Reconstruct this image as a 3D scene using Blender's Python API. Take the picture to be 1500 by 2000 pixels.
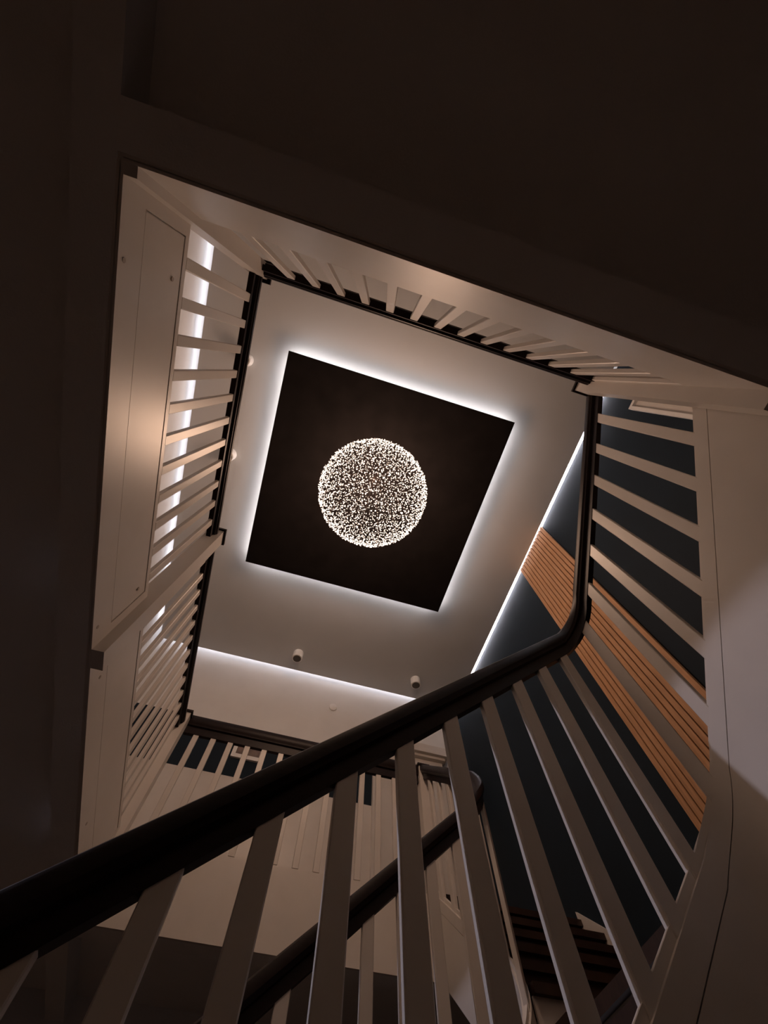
import bpy, bmesh, math, random
from mathutils import Matrix, Vector

for o in list(bpy.data.objects):
    bpy.data.objects.remove(o, do_unlink=True)
scene = bpy.context.scene
C = scene.collection
random.seed(7)
Z0 = 1.5                      # eye height; everything below is written relative to the eye

# ---------------------------------------------------------------- camera
cam_d = bpy.data.cameras.new('camera')
cam = bpy.data.objects.new('camera', cam_d)
C.objects.link(cam)
FPX = 775.0
cam_d.sensor_fit = 'VERTICAL'
cam_d.sensor_height = 32.0
cam_d.lens = FPX / 2000.0 * 32.0
cam_d.clip_start = 0.02
_zv = Vector((749.6 - 750, 1000 - 724, -FPX)).normalized()
_yv = Vector((52 - 750, 1000 - 3174, -FPX))
_yv = (_yv - _yv.dot(_zv) * _zv).normalized()
_xv = _yv.cross(_zv)
cam.matrix_world = Matrix.Translation((0, 0, Z0)) @ Matrix((_xv, _yv, _zv)).to_4x4()
scene.camera = cam

# ---------------------------------------------------------------- world, exposure
world = bpy.data.worlds.new('world')
scene.world = world
world.use_nodes = True
world.node_tree.nodes['Background'].inputs[0].default_value = (0.25, 0.22, 0.3, 1)
world.node_tree.nodes['Background'].inputs[1].default_value = 0.004
vs = scene.view_settings
vs.view_transform = 'Standard'
vs.look = 'None'
vs.exposure = 0.0
vs.gamma = 1.0
vs.use_curve_mapping = False

GLOBE_WATTS = 105.0
HALO_STRENGTH = 34.0
COVE_STRENGTH = 15.0
HALL_WATTS = 95.0

# ---------------------------------------------------------------- materials
def mat(name, col, rough=0.5, var=0.06, scale=6.0, bump=0.0, bscale=120.0, spec=0.5, stretch=(1, 1, 1)):
    m = bpy.data.materials.new(name)
    m.use_nodes = True
    nt = m.node_tree
    b = nt.nodes['Principled BSDF']
    b.inputs['Roughness'].default_value = rough
    b.inputs['Specular IOR Level'].default_value = spec
    tc = nt.nodes.new('ShaderNodeTexCoord')
    mp = nt.nodes.new('ShaderNodeMapping')
    mp.inputs['Scale'].default_value = stretch
    nt.links.new(tc.outputs['Object'], mp.inputs['Vector'])
    n = nt.nodes.new('ShaderNodeTexNoise')
    n.inputs['Scale'].default_value = scale
    n.inputs['Detail'].default_value = 4
    nt.links.new(mp.outputs['Vector'], n.inputs['Vector'])
    r = nt.nodes.new('ShaderNodeValToRGB')
    r.color_ramp.elements[0].position = 0.3
    r.color_ramp.elements[1].position = 0.7
    r.color_ramp.elements[0].color = [c * (1 - var) for c in col] + [1]
    r.color_ramp.elements[1].color = [min(1, c * (1 + var)) for c in col] + [1]
    nt.links.new(n.outputs['Fac'], r.inputs['Fac'])
    nt.links.new(r.outputs['Color'], b.inputs['Base Color'])
    if bump > 0:
        n2 = nt.nodes.new('ShaderNodeTexNoise')
        n2.inputs['Scale'].default_value = bscale
        nt.links.new(mp.outputs['Vector'], n2.inputs['Vector'])
        bp = nt.nodes.new('ShaderNodeBump')
        bp.inputs['Strength'].default_value = bump
        bp.inputs['Distance'].default_value = 0.004
        nt.links.new(n2.outputs['Fac'], bp.inputs['Height'])
        nt.links.new(bp.outputs['Normal'], b.inputs['Normal'])
    return m

def emis(name, col, s):
    m = bpy.data.materials.new(name)
    m.use_nodes = True
    nt = m.node_tree
    nt.nodes.clear()
    o = nt.nodes.new('ShaderNodeOutputMaterial')
    e = nt.nodes.new('ShaderNodeEmission')
    e.inputs[0].default_value = (*col, 1)
    e.inputs[1].default_value = s
    nt.links.new(e.outputs[0], o.inputs[0])
    return m

M = dict(
    paint=mat('white_gloss_paint', (0.62, 0.58, 0.54), 0.38, 0.03, 5, 0.03, 60),
    plaster=mat('white_plaster', (0.74, 0.73, 0.72), 0.85, 0.03, 3, 0.25, 140, 0.2),
    ceil=mat('ceiling_plaster', (0.57, 0.57, 0.565), 0.9, 0.02, 2, 0.2, 110, 0.2),
    navy=mat('navy_paint', (0.0056, 0.0138, 0.0240), 0.75, 0.10, 4, 0.15, 120, 0.25),
    rail=mat('dark_mahogany', (0.010, 0.0042, 0.004), 0.45, 0.35, 18, 0, 1, 0.18, (1, 1, 6)),
    blackp=mat('black_matt_panel', (0.010, 0.008, 0.008), 0.9, 0.2, 5, 0, 1, 0.1),
    slat=mat('oak_slat', (0.50, 0.275, 0.145), 0.55, 0.16, 9, 0, 1, 0.3, (6, 6, 0.5)),
    felt=mat('black_felt', (0.012, 0.008, 0.007), 0.95, 0.2, 30, 0, 1, 0.1),
    tread=mat('dark_oak_tread', (0.026, 0.012, 0.008), 0.45, 0.3, 12, 0, 1, 0.4, (1, 5, 1)),
    floor=mat('oak_floor', (0.27, 0.20, 0.15), 0.5, 0.3, 10, 0, 1, 0.4, (1, 8, 1)),
    metal=mat('dark_bronze', (0.05, 0.035, 0.028), 0.4, 0.1, 20),
    plug=mat('dull_filler', (0.40, 0.35, 0.31), 0.6, 0.05, 10),
    white=mat('white_enamel', (0.8, 0.79, 0.77), 0.4, 0.02, 10),
    grey=mat('grey_aperture', (0.10, 0.09, 0.085), 0.7, 0.1, 10),
    photo=mat('faded_brown_print', (0.17, 0.12, 0.10), 0.35, 0.6, 9),
    chip=emis('lit_crystal', (1.0, 0.80, 0.66), 2.5),
    cove2=emis('cool_led_cove_navy_wall', (0.97, 0.93, 1.0), COVE_STRENGTH * 8),
    halo=emis('cool_led_halo', (1.0, 0.935, 0.94), HALO_STRENGTH),
    cove=emis('cool_led_cove', (0.97, 0.93, 1.0), COVE_STRENGTH),
    hall=emis('cool_lamp_diffuser', (0.88, 0.84, 1.0), 6.0),
)

_nt = M['chip'].node_tree
_g = _nt.nodes.new('ShaderNodeNewGeometry')
_r = _nt.nodes.new('ShaderNodeMapRange')
_r.inputs['To Min'].default_value = 0.5
_r.inputs['To Max'].default_value = 4.6
_nt.links.new(_g.outputs['Random Per Island'], _r.inputs['Value'])
_nt.links.new(_r.outputs['Result'], [n for n in _nt.nodes if n.type == 'EMISSION'][0].inputs[1])

# ---------------------------------------------------------------- mesh helpers
ORG = {}

class MB:
    def __init__(s):
        s.v, s.f = [], []
    def hexa(s, p):                      # 8 corners: bottom ring 0-3 ccw, top ring 4-7
        n = len(s.v)
        s.v += [tuple(q) for q in p]
        s.f += [tuple(n + i for i in q) for q in
                ((0, 3, 2, 1), (4, 5, 6, 7), (0, 1, 5, 4), (1, 2, 6, 5), (2, 3, 7, 6), (3, 0, 4, 7))]
        return s
    def box(s, x0, x1, y0, y1, z0, z1):
        return s.hexa(((x0, y0, z0), (x1, y0, z0), (x1, y1, z0), (x0, y1, z0),
                       (x0, y0, z1), (x1, y0, z1), (x1, y1, z1), (x0, y1, z1)))
    def slopey(s, x0, x1, y0, za0, zb0, y1, za1, zb1):     # sheared box along y
        return s.hexa(((x0, y0, za0), (x1, y0, za0), (x1, y1, za1), (x0, y1, za1),
                       (x0, y0, zb0), (x1, y0, zb0), (x1, y1, zb1), (x0, y1, zb1)))
    def slopex(s, y0, y1, x0, za0, zb0, x1, za1, zb1):
        return s.hexa(((x0, y0, za0), (x1, y0, za1), (x1, y1, za1), (x0, y1, za0),
                       (x0, y0, zb0), (x1, y0, zb1), (x1, y1, zb1), (x0, y1, zb0)))
    def ring(s, prof, cx, cy, n=28):     # lathe about z, prof = [(r, z)], closed by caps when r == 0
        base = len(s.v)
        for r, z in prof:
            for i in range(n):
                a = 2 * math.pi * i / n
                s.v.append((cx + r * math.cos(a), cy + r * math.sin(a), z))
        for k in range(len(prof) - 1):
            for i in range(n):
                j = (i + 1) % n
                s.f.append((base + k * n + i, base + k * n + j, base + (k + 1) * n + j, base + (k + 1) * n + i))
        s.f.append(tuple(base + i for i in reversed(range(n))))
        s.f.append(tuple(base + (len(prof) - 1) * n + i for i in range(n)))
        return s
    def sweep(s, path, prof):            # path (x,y,z); prof (u,w): u to the left of travel, w up
        base = len(s.v)
        n = len(prof)
        L = len(path)
        for i, p in enumerate(path):
            def d(a, b):
                v = Vector((b[0] - a[0], b[1] - a[1]))
                return v.normalized()
            if i == 0: t0 = t1 = d(path[0], path[1])
            elif i == L - 1: t0 = t1 = d(path[-2], path[-1])
            else: t0, t1 = d(path[i - 1], p), d(p, path[i + 1])
            t = (t0 + t1).normalized()
            k = 1.0 / max(0.5, t.dot(t0))
            nx, ny = -t.y * k, t.x * k
            for u, w in prof:
                s.v.append((p[0] + nx * u, p[1] + ny * u, p[2] + w))
        for i in range(L - 1):
            for j in range(n):
                k = (j + 1) % n
                s.f.append((base + i * n + j, base + (i + 1) * n + j, base + (i + 1) * n + k, base + i * n + k))
        s.f.append(tuple(base + j for j in range(n)))
        s.f.append(tuple(base + (L - 1) * n + j for j in reversed(range(n))))
        return s
    def build(s, name, m, parent=None, org=None, smooth=False):
        if org is None:
            org = ORG[parent.name] if parent else (0, 0, 0)
        me = bpy.data.meshes.new(name)
        me.from_pydata([(x - org[0], y - org[1], z - org[2]) for x, y, z in s.v], [], s.f)
        me.materials.append(M[m] if isinstance(m, str) else m)
        bm = bmesh.new(); bm.from_mesh(me)
        bmesh.ops.recalc_face_normals(bm, faces=bm.faces)
        bm.to_mesh(me); bm.free()
        if smooth:
            me.shade_smooth(); me.set_sharp_from_angle(angle=math.radians(35))
        return place(name, me, org, parent)

def place(name, me, org, parent=None):
    ob = bpy.data.objects.new(name, me)
    C.objects.link(ob)
    ORG[ob.name] = org
    if parent:
        po = ORG[parent.name]
        ob.parent = parent
        ob.location = (org[0] - po[0], org[1] - po[1], org[2] - po[2])
    else:
        ob.location = (org[0], org[1], org[2] + Z0)
    return ob

def thing(name, label, cat, org, group=None):
    ob = place(name, None, org)
    return tag(ob, label, cat, group)

def tag(ob, label, cat, group=None):
    ob['label'] = label
    ob['category'] = cat
    if group: ob['group'] = group
    return ob

def struct(ob, label, cat):
    ob['kind'] = 'structure'
    return tag(ob, label, cat)

def bx(*a): return MB().box(*a)

# ---------------------------------------------------------------- levels and planes
FZ = 1.98          # upper floor
SB = 1.52          # bottom of the well fascia
CZ = 1.66          # lower hall ceiling
GZ = -1.5          # ground floor
XL, YT, XR, YF = -0.945, -0.351, 1.545, 3.70
WL, WR, WB, WF = -2.42, 2.85, -1.9, 5.10
TOP = 5.40

# ---------------------------------------------------------------- shell
struct(bx(WL, WR, WB, WF, GZ - .1, GZ).build('floor', 'floor'), 'wooden ground floor of the dark stair hall', 'floor')
struct(bx(WL - .12, WL, WB - .12, WF + .12, GZ - .1, 5.82).build('wall_left', 'plaster'), 'white plaster wall behind the left gallery railing, washed by light from above', 'wall')
wb = struct(bx(WL, WR, WB - .12, WB, GZ - .1, 5.82).build('wall_back', 'plaster'), 'white plaster wall behind the top gallery railing', 'wall')
struct(bx(WR, WR + .12, WB - .12, WF + .12, GZ - .1, 5.82).build('wall_right', 'navy'), 'dark navy painted wall beside the stairs', 'wall')
wf = struct(bx(WL, WR, WF, WF + .12, GZ - .1, 5.82).build('wall_far', 'plaster'), 'white wall behind the far gallery with a navy band', 'wall')
bx(WL, WR, WF - .006, WF + .001, 3.53, 4.26).build('painted_band', 'navy', wf)
bx(WL, WR, WF - .02, WF, FZ, 3.53).build('wainscot', 'paint', wf)
bx(WL, WR, WF - .028, WF - .02, FZ, FZ + .14).build('skirting_board', 'paint', wf)

# upper ceiling: suspended panel, cavity with cove lights around it
struct(bx(WL, WR, WB, WF, 5.72, 5.82).build('ceiling', 'plaster'), 'structural slab above the suspended ceiling', 'ceiling')
struct(bx(WL + .13, WR - .045, WB + .13, WF - .13, TOP, TOP + .03).build('ceiling', 'ceil'), 'smooth pale grey suspended ceiling around the black square panel', 'ceiling')

# upper floors (galleries) and the lower hall ceiling under them
struct(bx(WL, XL - .02, WB, WF, CZ + .02, FZ).build('floor', 'floor'), 'gallery floor behind the left railing', 'floor')
struct(bx(XL - .02, WR, WB, YT - .02, CZ + .02, FZ).build('floor', 'floor'), 'gallery floor behind the top railing', 'floor')
struct(bx(XL - .02, WR, YF + .02, WF, CZ + .02, FZ).build('floor', 'floor'), 'gallery floor behind the far railing', 'floor')
struct(bx(WL, XL - .02, WB, WF, CZ, CZ + .02).build('ceiling', 'plaster'), 'dim plaster ceiling under the left gallery', 'ceiling')
struct(bx(XL - .02, WR, WB, YT - .02, CZ, CZ + .02).build('ceiling', 'plaster'), 'dark plaster ceiling filling the top of the view', 'ceiling')
struct(bx(XL - .02, WR, YF + .02, WF, CZ, CZ + .02).build('ceiling', 'plaster'), 'dark plaster ceiling under the far gallery', 'ceiling')
# trimmer beams along the well edge
struct(bx(XL - .16, XL - .022, WB, WF, SB, CZ).build('trim_1', 'plaster'), 'plaster trimmer beam under the left gallery edge', 'trim')
struct(bx(XL - .022, WR, YT - .16, YT - .022, SB, CZ).build('trim_2', 'plaster'), 'plaster trimmer beam under the top gallery edge', 'trim')
struct(bx(XL - .022, WR, YF + .022, YF + .16, SB - .03, CZ).build('trim_3', 'plaster'), 'plaster trimmer beam under the far gallery edge', 'trim')

# ---------------------------------------------------------------- panelled fascias round the well
def fascia_y(nm, label, x, s, y0, y1, zb, panels):       # plane x, facing s
    r = struct(MB().box(*sorted((x - s * .022, x - s * .010)), y0, y1, zb, FZ).build(nm, 'paint'), label, 'fascia')
    a, b = sorted((x - s * .012, x))
    bx(a, b, y0, y1, zb, zb + .135).build('bottom_rail', 'paint', r)
    bx(a, b, y0, y1, FZ - .03, FZ).build('top_rail', 'paint', r)
    prev = y0
    for p0, p1 in panels:
        bx(a, b, prev, p0 - .006, zb + .135, FZ - .03).build('stile', 'paint', r)
        a2, b2 = sorted((x - s * .012, x - s * .002))
        bx(a2, b2, p0, p1, zb + .141, FZ - .036).build('panel', 'paint', r)
        prev = p1 + .006
    bx(a, b, prev, y1, zb + .135, FZ - .03).build('stile', 'paint', r)
    return r

def fascia_x(nm, label, y, s, x0, x1, zb, panels):
    r = struct(MB().box(x0, x1, *sorted((y - s * .022, y - s * .010)), zb, FZ).build(nm, 'paint'), label, 'fascia')
    a, b = sorted((y - s * .012, y))
    bx(x0, x1, a, b, zb, zb + .135).build('bottom_rail', 'paint', r)
    bx(x0, x1, a, b, FZ - .03, FZ).build('top_rail', 'paint', r)
    prev = x0
    for p0, p1 in panels:
        bx(prev, p0 - .006, a, b, zb + .135, FZ - .03).build('stile', 'paint', r)
        a2, b2 = sorted((y - s * .012, y - s * .002))
        bx(p0, p1, a2, b2, zb + .141, FZ - .036).build('panel', 'paint', r)
        prev = p1 + .006
    bx(prev, x1, a, b, zb + .135, FZ - .03).build('stile', 'paint', r)
    return r

f4 = fascia_y('trim_4', 'cream panelled fascia below the left gallery railing', XL, 1, YT, YF, SB, [(-.262, 1.50), (1.75, 3.55)])
fascia_x('trim_5', 'cream fascia below the top gallery railing, against the dark ceiling', YT, 1, XL, 1.523, SB, [])
fascia_x('trim_6', 'cream fascia below the far gallery railing', YF, -1, XL, 1.50, SB - .03, [])

for y, z in ((-.083, 1.553), (-.089, 1.88), (1.454, 1.553), (1.441, 1.874), (1.80, 1.60), (2.9, 1.58)):     # filled screw heads
    o = MB()
    o.v = [(XL + .0015 - (.006 if k >= 10 else 0), y + .009 * math.cos(.6283 * k), z + .009 * math.sin(.6283 * k)) for k in range(20)]
    o.f = [(k, (k + 1) % 10, 10 + (k + 1) % 10, 10 + k) for k in range(10)] + [tuple(range(10))]
    o.build('screw_plug', 'plug', f4)

# ---------------------------------------------------------------- balusters, rails, newels
def baluster_mesh(h, a, d, c=.003):      # a = width across the view, d = depth
    ring = [(-a + c, -d), (a - c, -d), (a, -d + c), (a, d - c), (a - c, d), (-a + c, d), (-a, d - c), (-a, -d + c)]
    v = [(x, y, 0) for x, y in ring] + [(x, y, h) for x, y in ring]
    f = [(i, (i + 1) % 8, 8 + (i + 1) % 8, 8 + i) for i in range(8)] + [tuple(range(7, -1, -1)), tuple(range(8, 16))]
    me = bpy.data.meshes.new('baluster')
    me.from_pydata(v, [], f)
    me.materials.append(M['paint'])
    return me
BAL_LX = baluster_mesh(.93, .0255, .013)
BAL_LY = baluster_mesh(.905, .013, .0255)
BAL_SX = baluster_mesh(1.03, .030, .014)
BAL_SY = baluster_mesh(1.03, .014, .030)
RAIL = [(-.017, 0), (-.017, .046), (-.033, .050), (-.036, .062), (-.042, .068), (-.043, .090), (-.036, .112), (-.018, .124),
        (.018, .124), (.036, .112), (.043, .090), (.042, .068), (.036, .062), (.033, .050), (.017, .046), (.017, 0)]
RAILS = [(u, w * 1.28) for u, w in RAIL]
RAILF = [(u, w * 1.6) for u, w in RAIL]
RB = FZ + .868      # underside of level rails

def baluster(root, me, x, y, z):
    return place('baluster', me, (x, y, z), root)

def newel(root, x, y, z0, z1, h=.058, ov=.014):
    o = MB()
    o.box(x - h, x + h, y - h, y + h, z0, z1)
    n = o.build('newel_post', 'paint', root, (x, y, z0))
    c = MB()
    c.box(x - h - ov, x + h + ov, y - h - ov, y + h + ov, z1, z1 + .022)
    c.hexa(((x - h, y - h, z1 + .022), (x + h, y - h, z1 + .022), (x + h, y + h, z1 + .022), (x - h, y + h, z1 + .022),
            (x - .02, y - .02, z1 + .05), (x + .02, y - .02, z1 + .05), (x + .02, y + .02, z1 + .05), (x - .02, y + .02, z1 + .05)))
    c.build('cap', 'rail', n, (x, y, z1))
    return n

def level_rail(root, path, prof=RAIL):
    MB().sweep(path, prof).build('handrail', 'rail', root, None, True)

CX, CT, CF = XL - .014, YT - .014, YF + .014      # baluster centre lines
# left gallery, near bay
b = thing('gallery_balustrade', 'white railing of the left gallery, longer bay nearest the top left corner', 'railing', (CX, .6, FZ), 'gallery railings')
for i in range(11): baluster(b, BAL_LY, CX, -.171 + .1605 * i, FZ + .005)
level_rail(b, [(CX, YT - .02, RB), (CX, 1.56, RB)])
newel(b, -.948, -.362, SB + .002, 2.995, .044, .022)
newel(b, -.945, 1.615, SB + .002, 2.995, .056)
# left gallery, far bay
b = thing('gallery_balustrade', 'white railing of the left gallery, closely overlapping bay beyond the middle newel post', 'railing', (CX, 2.7, FZ), 'gallery railings')
for i in range(12): baluster(b, BAL_LY, CX, 1.765 + .1545 * i, FZ + .005)
level_rail(b, [(CX, 1.672, RB), (CX, 3.60, RB)])
newel(b, -.95, YF - .05, SB - .028, 3.03, .050)
# top gallery
b = thing('gallery_balustrade', 'white railing fanning across the top edge of the stairwell', 'railing', (.3, CT, FZ), 'gallery railings')
for i in range(14): baluster(b, BAL_LX, -.718 + .1628 * i, CT, FZ + .005)
level_rail(b, [(XL + .036, CT, RB), (1.40, CT, RB)])
newel(b, 1.452, -.335, SB + .002, 3.075, .056)
# far gallery
b = thing('gallery_balustrade', 'white railing of the far gallery in front of the navy band', 'railing', (.3, CF, FZ), 'gallery railings')
for i in range(14): baluster(b, BAL_LX, -.775 + .1672 * i, CF, FZ + .005)
level_rail(b, [(-.896, CF, RB + .043), (1.49, CF, RB + .043)], RAILF)
newel(b, 1.545, CF, SB - .028, 3.06, .052)

# ---------------------------------------------------------------- stair geometry
R = .19
AC1 = (1.355, .895)          # centre of near rail bend
AC2 = (1.355, 2.69)          # centre of far rail bend
YN, YO = AC1[1] + R, AC2[1] - R            # 1.085 and 2.50
def s_near(y): return 1.80 - .805 * y
def s_far(y): return 1.965 - .81 * (3.65 - y)
def s_low(x): return -.33 + .83 * x
def r_near(y): return 2.745 - .79 * y
def r_far(y): return 2.91 - .80 * (3.65 - y)
def r_low(x): return .635 + .815 * x
XE = -1.15

def path_near(fn, fl, n=12):
    p = [(XR, -.29, fn(-.29)), (XR, .4, fn(.4))]
    za, zb = fn(AC1[1]), fl(AC1[0])
    for i in range(n + 1):
        a = math.pi / 2 * i / n
        p.append((AC1[0] + R * math.cos(a), AC1[1] + R * math.sin(a), za + (zb - za) * i / n))
    p += [(.4, YN, fl(.4)), (XE, YN, fl(XE))]
    return p
def path_far(fn, fl, n=12):
    p = [(XR, 3.66, fn(3.66)), (XR, 3.2, fn(3.2))]
    za, zb = fn(AC2[1]), fl(AC2[0])
    for i in range(n + 1):
        a = math.pi / 2 * i / n
        p.append((AC2[0] + R * math.cos(a), AC2[1] - R * math.sin(a), za + (zb - za) * i / n))
    p += [(.4, YO, fl(.4)), (XE, YO, fl(XE))]
    return p

# near stair balustrade
b = thing('stair_balustrade', 'large dark handrail with white balusters sweeping across the foreground and bending up the right flight', 'railing', (XR, .9, s_near(.9)), 'stair railings')
MB().sweep(path_near(r_near, r_low), RAILS).build('handrail', 'rail', b, None, True)
for i in range(6):
    y = -.137 + .1925 * i
    baluster(b, BAL_SY, XR, y, s_near(y) - .035)
t = .37
o = baluster(b, BAL_SY, AC1[0] + R * math.cos(t * math.pi / 2), AC1[1] + R * math.sin(t * math.pi / 2),
         s_near(AC1[1]) * (1 - t) + s_low(AC1[0]) * t - .035)
o.rotation_euler.z = t * math.pi / 2
for i in range(13):
    x = 1.305 - .1815 * i
    baluster(b, BAL_SX, x, YN, s_low(x) - .035)
newel(b, XE - .05, YN, GZ, r_low(XE) + .16, .05)
# outer stair balustrade
b = thing('stair_balustrade', 'smaller dark handrail with white balusters on the far side of the lower flight', 'railing', (XR, 2.7, s_far(2.7)), 'stair railings')
MB().sweep(path_far(r_far, r_low), RAILS).build('handrail', 'rail', b, None, True)
for i in range(5):
    y = 3.53 - .1925 * i
    baluster(b, BAL_SY, XR, y, s_far(y) - .035)
t = .45
o = baluster(b, BAL_SY, AC2[0] + R * math.cos(t * math.pi / 2), AC2[1] - R * math.sin(t * math.pi / 2),
         s_far(AC2[1]) * (1 - t) + s_low(AC2[0]) * t - .035)
o.rotation_euler.z = -t * math.pi / 2
for i in range(13):
    x = 1.217 - .1815 * i
    baluster(b, BAL_SX, x, YO, s_low(x) - .035)
newel(b, XE - .05, YO, GZ, r_low(XE) + .16, .05)

# ---------------------------------------------------------------- staircase
st = thing('staircase', 'split staircase with curved white strings and dark treads rising to both galleries', 'staircase', (1.5, 1.75, GZ))
def rect(u0, u1, w0, w1): return [(u0, w0), (u0, w1), (u1, w1), (u1, w0)]
DEP = .49
for pf, fn, sg in ((path_near, s_near, 1), (path_far, s_far, -1)):
    p = pf(fn, s_low)
    s_ = MB().sweep(p, rect(-.022, .016, -DEP, 0) if sg > 0 else rect(-.016, .022, -DEP, 0)).build('string', 'paint', st, None, True)
    MB().sweep(p, rect(-.010, .010, 0, .028)).build('string_cap', 'paint', s_, ORG[s_.name], True)
    u = (.014, .026) if sg > 0 else (-.026, -.014)
    MB().sweep(p, rect(u[0], u[1], -.082, 0)).build('string_band', 'paint', s_, ORG[s_.name], True)
    MB().sweep(p, rect(u[0], u[1], -DEP, -.086)).build('string_panel', 'paint', s_, ORG[s_.name], True)

LZ = .75
x0, x1 = XR + .022, WR - .022
H7 = (FZ - LZ) / 7
TT = .042
for k in range(7):                                     # right flight, towards the top gallery
    y = 1.05 - .222 * k
    z = LZ + H7 * k
    bx(x0, x1, y - .015, y, z, z + H7 - TT).build('riser', 'tread', st)
    y2 = 1.05 - .222 * (k + 1) if k < 6 else YT - .02
    bx(x0, x1, y2 - (.015 if k < 6 else 0), y + .03, z + H7 - TT, z + H7).build('tread', 'tread', st)
for k in range(7):                                     # far flight
    y = 2.39 + .2165 * k
    z = LZ + H7 * k
    bx(x0, x1, y, y + .015, z, z + H7 - TT).build('riser', 'paint' if k < 2 else 'tread', st)
    y2 = 2.39 + .2165 * (k + 1) if k < 6 else YF + .02
    bx(x0, x1, y - .03, y2 + (.015 if k < 6 else 0), z + H7 - TT, z + H7).build('tread', 'tread', st)
H13 = (LZ - GZ) / 13
GO = .211
ya, yb = YN + .022, YO - .022
for k in range(13):                                    # lower flight
    x = 1.36 - GO * (12 - k)
    z = GZ + H13 * k
    bx(x, x + .015, ya, yb, z, z + H13 - TT).build('riser', 'paint', st)
    if k < 12:
        bx(x - .03, x + GO + .015, ya, yb, z + H13 - TT, z + H13).build('tread', 'tread', st)
def landing_slab(z0, z1):
    o = MB()
    ring = []
    for i in range(7):
        a = math.pi / 2 * (1 - i / 6)
        ring.append((AC1[0] + (R + .02) * math.cos(a), AC1[1] + (R + .02) * math.sin(a)))
    ring += [(x1, AC1[1]), (x1, AC2[1])]
    for i in range(7):
        a = math.pi / 2 * i / 6
        ring.append((AC2[0] + (R + .02) * math.cos(a), AC2[1] - (R + .02) * math.sin(a)))
    ring += [(1.33, AC2[1] - R - .02), (1.33, AC1[1] + R + .02)]
    n = len(ring)
    o.v = [(x, y, z0) for x, y in ring] + [(x, y, z1) for x, y in ring]
    o.f = [(i, (i + 1) % n, n + (i + 1) % n, n + i) for i in range(n)] + [tuple(range(n - 1, -1, -1)), tuple(range(n, 2 * n))]
    return o
landing_slab(LZ - TT, LZ).build('landing', 'tread', st)
# soffits
MB().slopey(x0, x1, -.28, s_near(-.28) - DEP - .01, s_near(-.28) - DEP + .02, 1.0, s_near(1.0) - DEP - .01, s_near(1.0) - DEP + .02).build('soffit', 'plaster', st)
MB().slopey(x0, x1, 2.45, s_far(2.45) - DEP - .01, s_far(2.45) - DEP + .02, 3.68, s_far(3.68) - DEP - .01, s_far(3.68) - DEP + .02).build('soffit', 'plaster', st)
MB().slopex(ya, yb, -.45, s_low(-.45) - DEP - .01, s_low(-.45) - DEP + .02, 1.3, s_low(1.3) - DEP - .01, s_low(1.3) - DEP + .02).build('soffit', 'plaster', st)
landing_slab(.42, .45).build('soffit', 'plaster', st)
# wall strings on the navy wall
def nos_near(y): return LZ + H7 + (1.05 - y) / .222 * H7
def nos_far(y): return LZ + H7 + (y - 2.39) / .2165 * H7
MB().slopey(x1, WR, -.28, nos_near(-.28) - .3, nos_near(-.28) + .06, 1.15, LZ, nos_near(1.15) + .06).build('wall_string', 'paint', st)
MB().slopey(x1, WR, 2.29, LZ, nos_far(2.29) + .06, 3.70, nos_far(3.70) - .3, nos_far(3.70) + .06).build('wall_string', 'paint', st)
bx(x1, WR, 1.15, 2.29, LZ, LZ + .13).build('wall_string', 'paint', st)

# ---------------------------------------------------------------- oak slat panel on the navy wall
sp = thing('slat_panel', 'tall oak slat panel on the navy wall beside the stairs', 'wall panel', (WR, 1.765, LZ + .13))
bx(WR - .012, WR, 1.388, 2.142, LZ + .13, TOP - .005).build('backing', 'felt', sp)
NS = 13
pitch = (2.142 - 1.388) / NS
slat_me = None
for i in range(NS):
    y = 1.388 + pitch * (i + .5)
    if slat_me is None:
        o = bx(WR - .036, WR - .011, y - .0235, y + .0235, LZ + .13, TOP - .005).build('slat', 'slat', sp, (WR, y, LZ + .13))
        slat_me = o.data
    else:
        place('slat', slat_me, (WR, y, LZ + .13), sp)

# ---------------------------------------------------------------- doors
d1 = struct(bx(WR - .008, WR, -1.35, -.455, FZ, 4.645).build('door_1', 'paint'), 'white door in the navy wall at the top right of the well', 'door')
bx(WR - .045, WR, -.455, -.415, FZ, 4.685).build('casing', 'white', d1)
bx(WR - .045, WR, -1.39, -1.35, FZ, 4.685).build('casing', 'white', d1)
bx(WR - .045, WR, -1.35, -.455, 4.645, 4.685).build('casing', 'white', d1)
d2 = struct(bx(1.48, 2.33, WF - .035, WF - .02, FZ, 4.12).build('door_2', 'paint'), 'white door under a projecting head on the far wall', 'door')
bx(1.37, 1.48, WF - .06, WF - .006, FZ, 4.12).build('casing', 'paint', d2)
bx(2.33, 2.43, WF - .06, WF - .006, FZ, 4.12).build('casing', 'paint', d2)
bx(1.37, 2.43, WF - .06, WF - .006, 4.12, 4.32).build('door_head', 'paint', d2)
bx(1.32, 2.50, WF - .17, WF - .006, 4.36, 4.49).build('cornice', 'paint', d2)
bx(1.35, 2.46, WF - .12, WF - .006, 4.32, 4.36).build('cornice', 'paint', d2)

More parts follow.
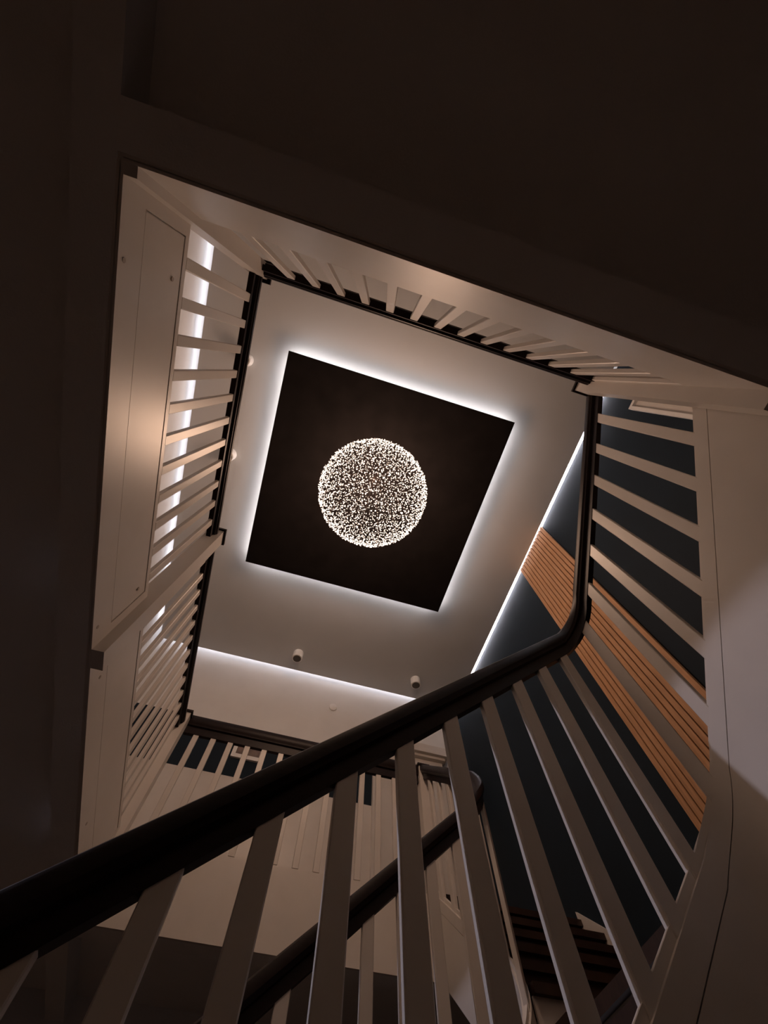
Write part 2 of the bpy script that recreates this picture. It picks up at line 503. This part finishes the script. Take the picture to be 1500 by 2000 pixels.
# ---------------------------------------------------------------- black ceiling panel with halo
PX0, PX1, PY0, PY1, PZ = -1.187, 1.823, .115, 3.128, 5.27
cp = thing('ceiling_panel', 'black square ceiling panel with white light glowing round its edge', 'ceiling panel', ((PX0 + PX1) / 2, (PY0 + PY1) / 2, TOP))
bx(PX0, PX1, PY0, PY1, PZ, PZ + .018).build('panel_board', 'blackp', cp)
bx(PX0 + .25, PX1 - .25, PY0 + .25, PY1 - .25, PZ + .018, TOP).build('mounting_frame', 'blackp', cp)
i0, i1 = .055, .043
for a in ((PX0 + i1, PX1 - i1, PY0 + i1, PY0 + i0), (PX0 + i1, PX1 - i1, PY1 - i0, PY1 - i1),
          (PX0 + i1, PX0 + i0, PY0 + i0, PY1 - i0), (PX1 - i0, PX1 - i1, PY0 + i0, PY1 - i0)):
    bx(*a, PZ + .019, PZ + .031).build('led_strip', 'halo', cp)

# cove strips in the gap round the suspended ceiling
def cove(label, lip, strip, m='cove'):
    r = thing('cove_light', label, 'light strip', ((strip[0] + strip[1]) / 2, (strip[2] + strip[3]) / 2, TOP + .03), 'cove lights')
    bx(*lip).build('upstand', 'ceil', r)
    bx(*strip).build('led_strip', m, r)
gl, gr, ZA, ZB = .13, .045, TOP + .03, TOP + .20
cove('white light strip in the ceiling gap along the left white wall', (WL + gl + .001, WL + gl + .02, WB + gl, WF - gl, ZA, ZB), (WL + gl - .004, WL + gl, WB + gl, WF - gl, ZB - .02, ZB))
cove('white light strip in the ceiling gap along the far wall', (WL + gl + .03, WR - gr - .03, WF - gl - .02, WF - gl - .001, ZA, ZB), (WL + gl + .03, WR - gr - .03, WF - gl, WF - gl + .004, ZB - .02, ZB))
cove('white light strip in the ceiling gap along the navy wall', (WR - gr - .02, WR - gr - .001, -.8, WF - gl, ZA, TOP + .09), (WR - gr, WR - gr + .004, -.8, WF - gl, TOP + .07, TOP + .09), 'cove2')
# white plaster lining of the cove on the navy wall
struct(bx(WR - .004, WR, WB, WF, TOP + .002, 5.72).build('trim_7', 'plaster'), 'white lining above the navy wall in the lit ceiling gap', 'trim')

# ---------------------------------------------------------------- globe chandelier
GC = (.270, 1.344, 4.5)
GR = .637
ch = thing('globe_chandelier', 'large glowing globe of tiny crystals hanging in the stairwell', 'chandelier', (GC[0], GC[1], GC[2] + GR))
m = MB()
N = 4600
gold = math.pi * (3 - math.sqrt(5))
for i in range(N):
    z = 1 - 2 * (i + .5) / N
    z = max(-1, min(1, z + random.uniform(-.02, .02)))
    a = gold * i + random.uniform(-.05, .05)
    r = math.sqrt(max(0, 1 - z * z))
    rr = GR + random.uniform(-.022, .004)
    c = Vector((GC[0] + rr * r * math.cos(a), GC[1] + rr * r * math.sin(a), GC[2] + rr * z))
    s1 = random.uniform(.0045, .0095); s2 = random.uniform(.0045, .0095); s3 = random.uniform(.0045, .0095)
    q = Matrix.Rotation(random.uniform(0, 6.28), 3, 'Z') @ Matrix.Rotation(random.uniform(0, 3.14), 3, 'X')
    n = len(m.v)
    for d in ((s1, 0, 0), (-s1, 0, 0), (0, s2, 0), (0, -s2, 0), (0, 0, s3), (0, 0, -s3)):
        m.v.append(tuple(c + q @ Vector(d)))
    for f in ((0, 2, 4), (2, 1, 4), (1, 3, 4), (3, 0, 4), (2, 0, 5), (1, 2, 5), (3, 1, 5), (0, 3, 5)):
        m.f.append(tuple(n + k for k in f))
cr = m.build('crystals', 'chip', ch)
cr['kind'] = 'stuff'
gd = bpy.data.lights.new('lamp_light', 'POINT')
gd.energy = GLOBE_WATTS
gd.color = (1.0, 0.63, 0.43)
gd.shadow_soft_size = .30
place('lamp_light', gd, GC, ch)
def tube(pts, r, n=6, closed=False):
    o = MB()
    P = [Vector(p) for p in pts]
    L = len(P)
    for i, p in enumerate(P):
        t = (P[(i + 1) % L] - P[i - 1]) if closed else (P[min(i + 1, L - 1)] - P[max(i - 1, 0)])
        t.normalize()
        a = t.orthogonal().normalized(); b2 = t.cross(a)
        if closed:
            a = (p - Vector(GC)).normalized(); b2 = t.cross(a)
        for k in range(n):
            an = 2 * math.pi * k / n
            o.v.append(tuple(p + r * (math.cos(an) * a + math.sin(an) * b2)))
    for i in range(L if closed else L - 1):
        j = (i + 1) % L
        for k in range(n):
            l = (k + 1) % n
            o.f.append((i * n + k, j * n + k, j * n + l, i * n + l))
    return o
for k in range(8):                                      # cage hoops
    an = math.pi * k / 8
    pts = []
    for i in range(48):
        u = 2 * math.pi * i / 48
        pts.append((GC[0] + (GR - .012) * math.cos(u) * math.cos(an), GC[1] + (GR - .012) * math.cos(u) * math.sin(an), GC[2] + (GR - .012) * math.sin(u)))
    tube(pts, .0018, 4, True).build('hoop', 'metal', ch)
for k in range(3):
    an = 2 * math.pi * k / 3 + .4
    tube([(GC[0] + .10 * math.cos(an), GC[1] + .10 * math.sin(an), GC[2] + GR * .98), (GC[0] + .05 * math.cos(an), GC[1] + .05 * math.sin(an), PZ - .02)], .0012, 5).build('suspension_wire', 'metal', ch)
MB().ring([(.075, PZ - .03), (.09, PZ - .025), (.09, PZ)], GC[0], GC[1], 28).build('canopy', 'blackp', ch, None, True)

# ---------------------------------------------------------------- small ceiling fittings
def spot(x, y, label):
    r = thing('ceiling_spotlight', label, 'spotlight', (x, y, TOP), 'unlit cylinder spotlights')
    MB().ring([(.078, TOP - .135), (.082, TOP - .131), (.082, TOP)], x, y, 32).build('housing', 'white', r, None, True)
    MB().ring([(.064, TOP - .1365), (.064, TOP - .134)], x, y, 28).build('lens', 'grey', r, None, True)
spot(-.075, 4.62, 'white cylinder ceiling spotlight left of the pair near the far wall')
spot(1.945, 4.58, 'white cylinder ceiling spotlight of the far pair, closer to the navy wall')
spot(-1.700, .375, 'white ceiling spotlight half hidden by the left handrail, nearer the top left corner')
spot(-1.700, 1.640, 'white ceiling spotlight half hidden by the left handrail, beside the middle of the black panel')
det = thing('wall_sensor', 'small round white sensor high on the far wall', 'sensor', (.69, WF, 4.93))
s = MB()
for r_, y_ in ((.062, WF), (.062, WF - .022), (.05, WF - .03)):
    for i in range(24):
        a = 2 * math.pi * i / 24
        s.v.append((.69 + r_ * math.cos(a), y_, 4.93 + r_ * math.sin(a)))
for k in range(2):
    for i in range(24):
        j = (i + 1) % 24
        s.f.append((k * 24 + i, k * 24 + j, (k + 1) * 24 + j, (k + 1) * 24 + i))
s.f.append(tuple(range(48, 72)))
s.build('housing', 'white', det, None, True)
bx(.683, .697, WF - .033, WF - .029, 4.925, 4.935).build('indicator', 'white', det)

# picture on the navy band
pf = thing('picture_frame', 'small white picture frame with a brown print hanging on the navy band', 'picture', (-.34, WF, 3.78))
fx0, fx1, fz0, fz1, fw = -.545, -.135, 3.78, 4.03, .05
for a in ((fx0, fx1, fz0, fz0 + fw), (fx0, fx1, fz1 - fw, fz1), (fx0, fx0 + fw, fz0 + fw, fz1 - fw), (fx1 - fw, fx1, fz0 + fw, fz1 - fw)):
    bx(a[0], a[1], WF - .035, WF - .006, a[2], a[3]).build('frame_bar', 'white', pf)
bx(fx0 + fw, fx1 - fw, WF - .014, WF - .008, fz0 + fw, fz1 - fw).build('print', 'photo', pf)

# ---------------------------------------------------------------- lamp in the lower left hall
def hall_spot(label, HP, HT, watts, size):
    HP, HT = Vector(HP), Vector(HT)
    hl = thing('hall_spotlight', label, 'spotlight', (HP.x, HP.y, CZ), 'lower hall spotlights')
    MB().ring([(.045, CZ - .012), (.048, CZ - .010), (.048, CZ)], HP.x, HP.y, 24).build('base', 'white', hl, None, True)
    hd = (HT - HP).normalized()
    tube([HP - hd * .07, HP + hd * .02], .032, 20).build('housing', 'white', hl, None, True)
    a_ = hd.orthogonal().normalized(); b_ = hd.cross(a_)
    o = MB()
    o.v = [tuple(HP + hd * .012 + .027 * (math.cos(6.2832 * k / 20) * a_ + math.sin(6.2832 * k / 20) * b_)) for k in range(20)]
    o.f = [tuple(range(20))]
    o.build('lens', 'hall', hl)
    ld = bpy.data.lights.new('lamp_light', 'SPOT')
    ld.energy = watts
    ld.color = (0.86, 0.82, 1.0)
    ld.spot_size = math.radians(size)
    ld.spot_blend = .2
    ld.shadow_soft_size = .03
    lo = place('lamp_light', ld, tuple(HP + hd * .03), hl)
    lo.rotation_euler = hd.to_track_quat('-Z', 'Y').to_euler()
hall_spot('small cool white spotlight on the lower left hall ceiling, aimed at the right flight', (-2.3, 1.48, CZ - .055), (1.5, .80, -.30), HALL_WATTS, 48)
hall_spot('small cool white spotlight on the lower left hall ceiling, aimed at the far flight', (-2.3, 2.95, CZ - .055), (1.5, 3.3, .28), HALL_WATTS * .7, 34)
